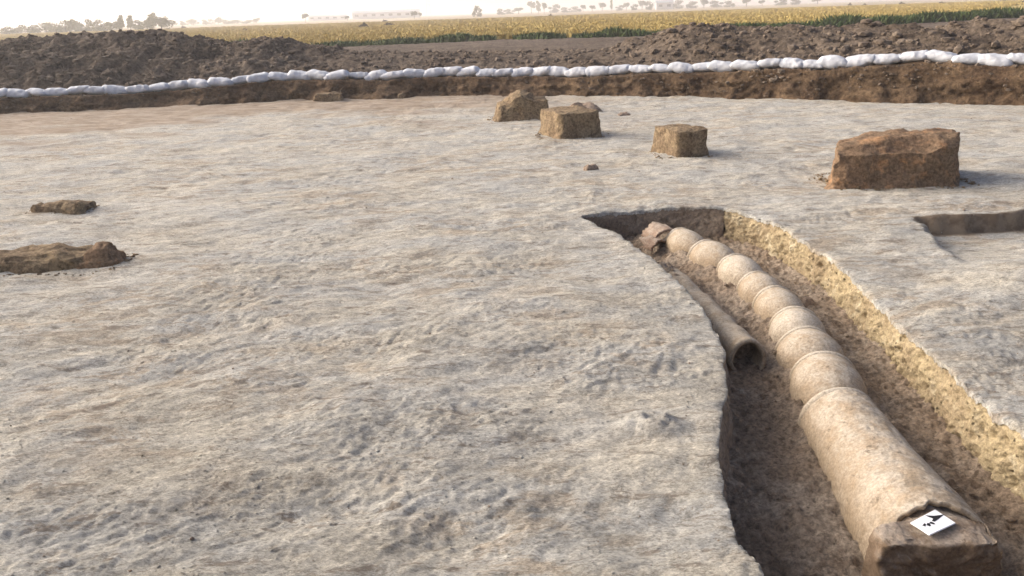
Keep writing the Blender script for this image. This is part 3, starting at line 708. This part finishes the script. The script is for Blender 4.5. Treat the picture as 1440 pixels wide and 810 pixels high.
# ------------------------------------------------------------------ mudbrick stumps and stones
def block(name, label, cat, loc, rz, size, taper=.1, rough=.03, erode=.0, mat='brick', seed=0, notch=None, mats=None, n=26, group=None, ztop=None, shear=0):
    sx, sy, sz = size
    bm = bmesh.new(); bmesh.ops.create_cube(bm, size=1); bmesh.ops.subdivide_edges(bm, edges=bm.edges[:], cuts=n, use_grid_fill=True)
    V = np.array([v.co[:] for v in bm.verts]); F0 = bm
    u = V * 2                                                    # -1..1
    z = V[:, 2] + .5
    k = 1 - taper * z + .10 * np.exp(-z * 9)
    # knock the corners and top edges off
    rr = np.abs(u[:, 0]) ** 9 + np.abs(u[:, 1]) ** 9; sq = np.where(rr > 1, rr ** (-1 / 9.), 1)
    x = V[:, 0] * k * sq * sx; y = V[:, 1] * k * sq * sy
    x = x + shear * y
    zt = np.ones(len(V))
    if ztop: zt = ztop(u[:, 0], u[:, 1])
    e = np.maximum(np.abs(u[:, 0]), np.abs(u[:, 1]))
    zz = z * (zt - erode * sst(.55, 1.0, e) * sst(.5, 1, z)) * sz
    nx = fbm3(V[:, 0] * sx * 6 + seed, V[:, 1] * sy * 6, zz * 6, 4, seed); ny = fbm3(V[:, 0] * sx * 6 + seed, V[:, 1] * sy * 6, zz * 6, 4, seed + 9)
    nz = fbm3(V[:, 0] * sx * 7, V[:, 1] * sy * 7, zz * 7 + seed, 4, seed + 19)
    f2 = fbm3(V[:, 0] * sx * 24, V[:, 1] * sy * 24, zz * 24, 2, seed + 29)
    x = x + rough * nx + rough * .3 * f2; y = y + rough * ny + rough * .3 * f2; zz = zz + rough * .9 * nz * sst(.1, 1, z) - .03
    for v, a in zip(bm.verts, np.stack([x, y, zz], 1)): v.co = a
    o = obj_from_bm(name, bm, M[mat], smooth=True); o.location = loc; o.rotation_euler = (0, 0, rz)
    tag(o, label, cat, group); return o
gz = lambda x, y: float(ground_h(x, y))
# far pair
block('mudbrick_stump', 'farthest brown mudbrick stump with a notched top, behind the ochre-cornered one', 'mudbrick', (.27, 13.95, 0), R(3), (.93, .70, .44), .17, .035, .12, 'brick', 600,
      ztop=lambda a, b: 1 - .22 * sst(-.35, -.75, a) + .10 * np.exp(-((a + .05) / .22) ** 2) - .10 * sst(.2, .5, a))
block('mudbrick_stump', 'brown mudbrick stump with an ochre corner, partly hiding the notched one', 'mudbrick', (.906, 11.88, 0), R(22), (.68, .78, .40), .07, .022, .05, 'brick', 610)
block('mudbrick_stump', 'small cube-like mudbrick stump standing alone between the larger ones', 'mudbrick', (2.10, 9.96, 0), R(20), (.45, .62, .36), .03, .018, .04, 'brick', 620)
block('mudbrick_stump', 'largest wide mudbrick stump with an eroded orange top', 'mudbrick', (3.84, 8.06, 0), R(-1), (1.22, .72, .50), .05, .026, .06, 'brick_red', 630,
      ztop=lambda a, b: .74 + .24 * sst(-.95, -.3, b) * (.55 + .45 * sst(-1.0, .1, a)) + .12 * sst(.45, .8, a) * sst(-.2, -.9, b), n=38, shear=.40)
block('mudbrick_stump', 'low dark mudbrick at the foot of the sandbag bank', 'mudbrick', (-3.85, 18.20, 0), R(3), (.62, .35, .20), .1, .03, .1, 'brick', 640, n=16)
block('earth_clod', 'small dark clod near the low mudbrick by the bank', 'clod', (-2.28, 18.35, 0), R(30), (.17, .14, .12), .2, .02, .2, 'brick', 650, n=8)
block('clay_stump', 'flat pale clay stump rising just behind the ochre-cornered mudbrick', 'mudbrick', (1.36, 14.7, 0), R(5), (.62, .45, .16), .25, .03, .3, 'slab', 655, n=16)
block('stone', 'small pale stone lying alone on the dig surface between mudbrick stumps', 'stone', (.925, 9.08, 0), R(20), (.17, .13, .10), .3, .022, .3, 'slab', 660, n=10)
block('earth_clod', 'small dark clod behind the cube-like mudbrick stump', 'clod', (1.98, 13.95, 0), R(10), (.24, .14, .085), .4, .025, .4, 'slab', 665, n=10)
block('clay_slab', 'low dark clay slab lying flat on open ground', 'clay slab', (-4.36, 7.86, -.005), R(-3), (.54, .28, .125), .10, .035, .2, 'brick', 670, n=18)
block('mudbrick_remnant', 'long low mudbrick wall remnant flush with the ground', 'mudbrick', (-3.62, 5.97, -.03), R(4), (1.0, .40, .17), .14, .028, .22, 'brick', 680, n=22)
block('mudbrick_remnant', 'orange rounded mudbrick end beside the long low remnant', 'mudbrick', (-3.09, 5.96, -.04), R(8), (.34, .34, .20), .35, .022, .35, 'brick_red', 690, n=14)
block('stone', 'pale rough stone lying against the yellow trench wall foot', 'stone', (2.03, 5.27, -.27), R(15), (.105, .085, .085), .3, .018, .3, 'slab', 695, n=9)

# ------------------------------------------------------------------ sandbags
def bag_mesh(seed):
    nu, nv = 30, 22; V = np.zeros((nu, nv, 3)); a = np.arange(nv) * 2 * math.pi / nv
    L, W, H = .275, .165, .094
    for i in range(nu):
        u = -1 + 2 * i / (nu - 1); e = max(0, 1 - abs(u) ** 2.8) ** .55
        flat = .10 + .90 * e; wd = .55 + .45 * max(0, 1 - abs(u) ** 5) ** .5
        c, s = np.cos(a), np.sin(a)
        V[i, :, 0] = u * L; V[i, :, 1] = np.sign(c) * np.abs(c) ** .8 * W * wd; V[i, :, 2] = np.sign(s) * np.abs(s) ** .85 * H * flat * np.where(s > 0, 1.05, .85)
    x, y, z = V[..., 0], V[..., 1], V[..., 2]
    nn = fbm3(x * 6 + seed, y * 6, z * 6, 3, seed); V[..., 2] += .022 * nn; V[..., 1] += .02 * fbm3(x * 7 + seed, y * 7, z * 7, 2, seed + 4)
    V[..., 2] += .011 * np.sin(x * 42 + 5 * fbm3(x * 4 + seed, y * 4, z * 4, 2, seed + 7)) * sst(.3, 1, np.abs(x / L))
    F = grid_faces(nu, nv, True)[:, ::-1]; VV = V.reshape(-1, 3)
    caps = np.array([[0, 0, 0]])
    return VV, F
bags = []
for k in range(7):
    V, F = bag_mesh(700 + 13 * k); o = mesh_np('sandbag', V, F, M['bag'])
    bm = bmesh.new(); bm.from_mesh(o.data); bmesh.ops.holes_fill(bm, edges=[e for e in bm.edges if e.is_boundary], sides=0); bm.to_mesh(o.data); bm.free()
    bags.append(o)
x = -13.2; k = 0
while x < 10.6:
    o = bags[k] if k < 7 else bags[random.randrange(7)].copy()
    if k >= 7: COL.objects.link(o)
    yb0, yb1 = float(bank_y(x - .2)), float(bank_y(x + .2)); sl = math.atan2(yb1 - yb0, .4)
    zc = float(bag_z(x)); zs = math.atan2(float(bag_z(x + .2)) - float(bag_z(x - .2)), .4)
    leftish = x < -5
    yaw = sl + random.uniform(-.10, .10) + (random.choice((-.30, -.22, .1)) if leftish else 0)
    s = random.uniform(.86, 1.08)
    o.location = (x, float(bank_y(x)) + .33 + random.uniform(-.03, .03), zc + random.uniform(-.012, .012))
    o.rotation_euler = (random.uniform(-.12, .12), -zs + random.choice((.14, .10, .16, -.08)) , yaw + (math.pi if random.random() < .5 else 0))
    o.scale = (s, random.uniform(.9, 1.1), s * random.uniform(.92, 1.2))
    tag(o, 'white woven sandbag in the long row along the top of the earth bank', 'sandbag', 'sandbags in a row along the bank')
    x += .47 * s * math.cos(sl) * random.uniform(.86, .98); k += 1

# ------------------------------------------------------------------ field plants
def blades(name, X, Y, Z, H, Wd, mat, per=3, lean=.35):
    n = len(X); N = n * per
    bx = np.repeat(X, per) + rng.normal(0, .10, N) * np.repeat(Wd / .06, per); by = np.repeat(Y, per) + rng.normal(0, .10, N); bz = np.repeat(Z, per); h = np.repeat(H, per) * rng.uniform(.6, 1.1, N); wv = np.repeat(Wd, per)
    a = rng.random(N) * math.pi; lx = rng.normal(0, lean, N) * h; ly = rng.normal(0, lean, N) * h
    dx, dy = np.cos(a) * wv, np.sin(a) * wv
    V = np.stack([np.stack([bx - dx, by - dy, bz], 1), np.stack([bx + dx, by + dy, bz], 1), np.stack([bx + lx + dx * .8, by + ly + dy * .8, bz + h * .75], 1), np.stack([bx + lx * 1.3, by + ly * 1.3, bz + h], 1)], 1)
    return mesh_np(name, V.reshape(-1, 3), np.arange(4 * N).reshape(N, 4), mat, smooth=False)
def wedge(n, y0, y1, p):
    Y = y0 + (y1 - y0) * rng.random(n) ** p; X = rng.uniform(-1, 1, n) * (Y * .68 + 3); return X, Y
X, Y = wedge(70000, 45, 210, 2.1); Y = FE(X) + .4 + Y - 45
Hh = .28 + .10 * fbm2(X * .3, Y * .3, 3, 801)
stuff(blades('wheat', X, Y, np.full(len(X), .35), Hh, .05 + Y * .0009, M['wheat'], 3, .18), 'ripe yellow wheat stubble covering the field', 'wheat')
X = rng.uniform(-32, 45, 15000); off = rng.normal(0, .55, len(X)); clump = vnoise2(X * .45, X * 0 + .3, 810) + .5 * vnoise2(X * 1.7, X * 0, 811)
ok = rng.random(len(X)) < sst(-.45, .25, clump + .25 * sst(2, 12, X)); X = X[ok]; off = off[ok]; Y = FE(X) - .6 + off
Hw = (.26 + .30 * np.clip(clump[ok], 0, 1) + .18 * sst(8, 22, X)) * rng.uniform(.6, 1.25, len(X))
stuff(blades('weeds', X, Y, np.full(len(X), .34), Hw, np.full(len(X), .055), M['weed'], 4, .4), 'green weeds growing along the edge of the wheat field', 'weeds')

# ------------------------------------------------------------------ trees, bushes
def crown_mesh(name, seed, kind, mat):
    r = np.random.default_rng(seed); nl = 5 if kind != 'tall' else 6; C = []
    for k in range(nl + 4):
        if kind == 'wide': c = (r.uniform(-.36, .36), r.uniform(-.3, .3), r.uniform(.12, .78)); q = r.uniform(.18, .3)
        elif kind == 'tall': c = (r.uniform(-.16, .16), r.uniform(-.16, .16), .3 + .62 * k / (nl + 3)); q = r.uniform(.12, .2)
        else: c = (r.uniform(-.28, .28), r.uniform(-.28, .28), r.uniform(.5, .88)); q = r.uniform(.12, .22)
        C.append((c, q))
    n = 900; P = np.zeros((n, 3))
    for i in range(n):
        c, q = C[r.integers(len(C))]; d = r.normal(size=3); d /= np.linalg.norm(d); P[i] = np.array(c) + d * q * r.random() ** .45 * np.array([1, 1, .85])
    P[:, 2] = np.maximum(P[:, 2], .03)
    a = r.normal(size=(n, 3)); a /= np.linalg.norm(a, axis=1)[:, None]; b = np.cross(a, r.normal(size=(n, 3))); b /= np.linalg.norm(b, axis=1)[:, None]
    s = r.uniform(.02, .05, n)[:, None]
    V = np.stack([P - a * s - b * s * .6, P + a * s - b * s * .5, P + a * s * .7 + b * s, P - a * s * .6 + b * s * .9], 1)
    return mesh_np(name, V.reshape(-1, 3), np.arange(4 * n).reshape(n, 4), mat, smooth=False)
def trunk_mesh(seed, kind):
    r = np.random.default_rng(seed); bm = bmesh.new()
    def limb(p, q, ra, rb):
        p, q = Vector(p), Vector(q); d = (q - p); m = d.to_track_quat('Z', 'Y').to_matrix().to_4x4(); m.translation = p + d / 2
        bmesh.ops.create_cone(bm, cap_ends=True, segments=7, radius1=ra, radius2=rb, depth=d.length, matrix=m)
    top = .55 if kind != 'bare' else .75
    limb((0, 0, -.02), (.01, .01, top), .03, .016)
    for k in range(5):
        a = r.random() * 6.28; z = r.uniform(.2, top); limb((0, 0, z), (.24 * math.cos(a), .24 * math.sin(a), min(.9, z + r.uniform(.12, .3))), .013, .005)
    return obj_from_bm('trunk', bm, M['bark'], smooth=True)
protos = {}
for i, (kind, mat) in enumerate((('wide', 'leaf'), ('wide', 'leaf'), ('tall', 'leaf'), ('round', 'leaf_dark'), ('wide', 'leaf'), ('wide', 'leaf_dark'))):
    c = crown_mesh('crown', 900 + i, kind, M[mat]); t = trunk_mesh(950 + i, kind); protos[i] = (kind, c, t, [False])
def tree(x, y, h, wd, k, label, group, name='tree'):
    kind, c, t, used = protos[k]; root = empty(name, (x, y, .34), random.random() * 6.28)
    root.scale = (wd, wd, h)
    for ch in (c, t):
        o = ch if not used[0] else ch.copy()
        if used[0]: COL.objects.link(o)
        o.parent = root
    used[0] = True
    tag(root, label, 'tree', group)
LF = 'hazy olive bushy tree in the tree line beyond the tall spoil heap'; GF = 'tree line beyond the tall spoil heap'
# (x, y, height, width, kind) in metres
TREES_LEFT = [(-109.5, 190.0, 2.0, 2.8, 0), (-113.5, 202.6, 1.7, 2.3, 1), (-106.2, 194.5, 2.2, 2.6, 0), (-109.8, 207.1, 2.7, 3.8, 1), (-103.3, 199.0, 1.5, 2.0, 4), (-96.8, 190.9, 3.0, 3.5, 0), (-101.2, 203.5, 2.7, 2.3, 1), (-95.7, 195.4, 1.3, 1.9, 4), (-99.9, 208.0, 2.1, 1.7, 2), (-94.0, 199.9, 3.0, 2.0, 2), (-88.3, 191.8, 2.2, 2.8, 0), (-91.7, 204.4, 2.4, 2.0, 1), (-86.9, 196.3, 3.1, 1.3, 2), (-90.3, 208.9, 3.1, 1.5, 2), (-84.7, 200.8, 2.6, 2.6, 0), (-79.5, 192.7, 2.2, 2.2, 1), (-83.3, 205.3, 3.4, 1.4, 2), (-78.2, 197.2, 3.6, 2.9, 4)]
TREES_MID = [(-160.7, 420, 3.1, 4.2, 1), (-165.9, 448, 2.6, 4.4, 0), (-154.3, 430, 3.2, 5.0, 1), (-157.5, 458, 3.0, 5.3, 0), (-145.4, 440, 4.0, 3.6, 4), (-135.4, 422, 2.4, 5.6, 0), (-138.8, 450, 2.2, 6.7, 1), (-128.3, 432, 1.8, 5.0, 0), (-131.6, 460, 3.0, 3.4, 4)]
TREES_RIGHT = [(-0.9, 520, 3.4, 5.1, 5), (4.6, 576, 3.3, 5.7, 5), (9.7, 540, 4.0, 6.2, 3), (19.6, 596, 8.3, 6.4, 3), (23.0, 560, 6.9, 4.6, 2), (25.0, 524, 6.5, 3.9, 3), (34.3, 580, 5.2, 7.6, 5), (39.8, 544, 3.1, 6.3, 5), (50.8, 600, 3.5, 7.9, 5), (52.4, 564, 4.6, 3.7, 3), (54.7, 528, 3.9, 3.9, 3), (67.2, 584, 5.8, 5.8, 3), (69.0, 548, 6.3, 3.2, 2), (81.5, 604, 3.5, 6.0, 5), (81.3, 568, 5.1, 4.7, 3), (80.5, 532, 3.5, 5.3, 5), (94.8, 588, 6.3, 6.8, 3), (94.0, 552, 5.0, 6.4, 5), (122.6, 608, 5.5, 9.0, 5), (124.7, 572, 4.2, 8.5, 5), (124.8, 536, 5.3, 6.2, 3), (146.7, 592, 4.4, 8.8, 5), (146.0, 556, 3.7, 7.3, 5), (146.8, 520, 4.7, 6.0, 3), (173.1, 576, 3.8, 5.7, 3), (173.8, 540, 4.0, 7.1, 5), (202.6, 596, 4.4, 7.9, 5), (204.2, 560, 4.1, 7.4, 3)]
for x, y, h, wd, k in TREES_LEFT: tree(x, y, h * 1.12, wd * (1.75 if k != 2 else 2.2), k if k != 2 or x > -92 else 0, LF, GF)
for x, y, h, wd, k in TREES_MID: tree(x, y, h * 1.15, wd * 1.3, k, 'pale distant tree fading into haze past the olive tree line', 'pale trees past the olive tree line')
for x, y, h, wd, k in TREES_RIGHT: tree(x, y, h * 1.1, wd * 1.15, k, 'grey hazy tree in the broken row along the far edge of the yellow field', 'row of trees along the far field edge')
tree(-75.6, 330, 3.8, 3.3, 3, 'lone hazy tree with a thin crown beside the low long shed', None)
tree(-67.2, 372, 2.4, 2.8, 3, 'small hazy tree in the gap between the two long sheds', None)
tree(-35.5, 345, 3.4, 3.6, 3, 'bushy hazy tree at the end of the higher shed', 'trees at the shed end')
tree(-37.3, 387, 2.8, 2.5, 3, 'bushy hazy tree at the end of the higher shed', 'trees at the shed end')
tree(-10.7, 360, 4.5, 4.4, 5, 'lone dense tree between the lattice tower and the tree row', None)
def bush(x, y, h, wd, seed, label, group=None):
    r = np.random.default_rng(seed); n = 260; d = r.normal(size=(n, 3)); d /= np.linalg.norm(d, axis=1)[:, None]
    P = d * (r.random(n) ** .4)[:, None] * np.array([wd / 2, wd / 3, h * .55]); P[:, 2] = np.abs(P[:, 2] * 1.7 + .02) * (1 + .3 * np.sin(P[:, 0] * 9 / wd + seed)) * .8
    a = r.normal(size=(n, 3)) * .11 * h; b = r.normal(size=(n, 3)) * .11 * h
    V = np.stack([P - a, P + b, P + a, P - b], 1); root = empty('bush', (x, y, .36)); tag(root, label, 'bush', group)
    mesh_np('foliage', V.reshape(-1, 3), np.arange(4 * n).reshape(n, 4), M['bush'], root, smooth=False)
    bm = bmesh.new(); bmesh.ops.create_cone(bm, cap_ends=True, segments=6, radius1=.04, radius2=.02, depth=h * .7, matrix=Matrix.Translation((0, 0, h * .3))); obj_from_bm('stem', bm, M['bark'], root)
BUSHES = [(-17.2, 105.8, 0.79, 1.31), (-15.9, 119.3, 0.59, 1.87), (-28.9, 210.3, 0.69, 1.22), (-80.6, 217.1, 0.72, 1.25), (-34.9, 116.1, 0.48, 0.58), (12.1, 220.7, 0.73, 0.91), (114.4, 284.2, 0.82, 1.41), (99.7, 237.4, 0.69, 1.57), (114.7, 247.7, 0.72, 1.84), (99.5, 195.0, 0.72, 1.93), (130.7, 224.6, 0.65, 2.97), (90.2, 149.6, 0.49, 0.99)]
BL = ['round dark bush standing in the wheat', 'broad low dark bush in the wheat beside the round bush']
for i, (x, y, h, wd) in enumerate(BUSHES):
    bush(x, y, h, wd, 1000 + i, BL[i] if i < 2 else 'tiny dark bush scattered on the far yellow field', None if i < 2 else 'tiny bushes on the far field')

# ------------------------------------------------------------------ far sheds and lattice towers
def box(bm, c, s, rot=None):
    m = Matrix.Translation(c) @ (rot or Matrix()) @ Matrix.Diagonal((*s, 1)); bmesh.ops.create_cube(bm, size=1, matrix=m)
def shed(x, y, wd, h, dep, rz, label, nwin, group=None):
    root = empty('farm_shed', (x, y, .36), rz); tag(root, label, 'building', group)
    bm = bmesh.new(); box(bm, (0, 0, h * .36 - .2), (wd, dep, h * .72 + .4)); obj_from_bm('wall', bm, M['shed_wall'], root)
    bm = bmesh.new(); e = .4; z0 = h * .72; P = [(-wd / 2 - e, -dep / 2 - e, z0), (wd / 2 + e, -dep / 2 - e, z0), (wd / 2 + e, 0, h), (-wd / 2 - e, 0, h), (-wd / 2 - e, dep / 2 + e, z0), (wd / 2 + e, dep / 2 + e, z0)]
    v = [bm.verts.new(p) for p in P]; bm.faces.new((v[0], v[1], v[2], v[3])); bm.faces.new((v[3], v[2], v[5], v[4])); bm.faces.new((v[0], v[3], v[4])); bm.faces.new((v[1], v[5], v[2])); bm.faces.new((v[0], v[4], v[5], v[1]))
    bmesh.ops.recalc_face_normals(bm, faces=bm.faces[:]); obj_from_bm('roof', bm, M['shed_roof'], root)
    for k in range(nwin):
        bm = bmesh.new(); box(bm, (-wd / 2 + wd * (k + .5) / nwin, -dep / 2 - .02, h * .42), (wd / nwin * .45, .06, h * .25)); obj_from_bm('window', bm, M['shed_dark'], root)
shed(-113.7, 560, 24, 3.6, 10, R(8), 'low long pale shed next to the lone thin tree', 5)
shed(-75.7, 560, 43, 5.2, 14, R(8), 'higher long pale shed with grey sheet roof on the horizon', 8)
shed(93.4, 500, 9.5, 5.2, 8, R(-6), 'small white hazy building among the row of trees', 2)
def pylon(x, y, h, wd, label, arms):
    root = empty('lattice_tower', (x, y, .36)); tag(root, label, 'tower')
    def bar(bm, p, q, r_):
        p, q = Vector(p), Vector(q); d = q - p; m = d.to_track_quat('Z', 'Y').to_matrix().to_4x4(); m.translation = (p + q) / 2
        bmesh.ops.create_cone(bm, cap_ends=True, segments=4, radius1=r_, radius2=r_, depth=d.length, matrix=m)
    f = lambda z: wd / 2 * (1 - .86 * (z / h) ** .7)
    cs = ((1, 1), (1, -1), (-1, -1), (-1, 1))
    for cx_, cy_ in cs:
        bm = bmesh.new(); zs = np.linspace(0, h, 7)
        for a, b in zip(zs[:-1], zs[1:]): bar(bm, (cx_ * f(a), cy_ * f(a), a - .1), (cx_ * f(b), cy_ * f(b), b), .10)
        obj_from_bm('leg', bm, M['steel'], root)
    bm = bmesh.new(); zs = np.linspace(0, h, 9)
    for a, b in zip(zs[:-1], zs[1:]):
        for k in range(4):
            c0, c1 = cs[k], cs[(k + 1) % 4]; bar(bm, (c0[0] * f(a), c0[1] * f(a), a), (c1[0] * f(b), c1[1] * f(b), b), .06); bar(bm, (c1[0] * f(a), c1[1] * f(a), a), (c0[0] * f(b), c0[1] * f(b), b), .06)
    obj_from_bm('bracing', bm, M['steel'], root)
    for z in arms:
        bm = bmesh.new(); bar(bm, (-wd * .55, 0, z), (wd * .55, 0, z), .09); bar(bm, (-wd * .55, 0, z), (0, 0, z + 1.1), .06); bar(bm, (wd * .55, 0, z), (0, 0, z + 1.1), .06); obj_from_bm('cross_arm', bm, M['steel'], root)
pylon(-77.5, 900, 27, 6, 'faint steel lattice power tower beyond the higher shed', (19, 22, 25))
pylon(-336, 700, 27, 2.6, 'faint slim lattice mast rising above the olive tree line', ())

# ------------------------------------------------------------------ air
HAZE = 0.0014
bm = bmesh.new(); box(bm, (0, 0, 14.5), (10200, 10200, 31)); 
hm = bpy.data.materials.new('haze'); hm.use_nodes = True; ht = hm.node_tree; ht.nodes.clear()
ho = ht.nodes.new('ShaderNodeOutputMaterial'); hv = ht.nodes.new('ShaderNodeVolumePrincipled')
hv.inputs['Color'].default_value = (.96, .95, .93, 1); hv.inputs['Density'].default_value = HAZE; hv.inputs['Anisotropy'].default_value = .5
ht.links.new(hv.outputs[0], ho.inputs['Volume'])
hz = obj_from_bm('haze', bm, hm); stuff(hz, 'pale dusty haze in the air over the fields', 'haze')
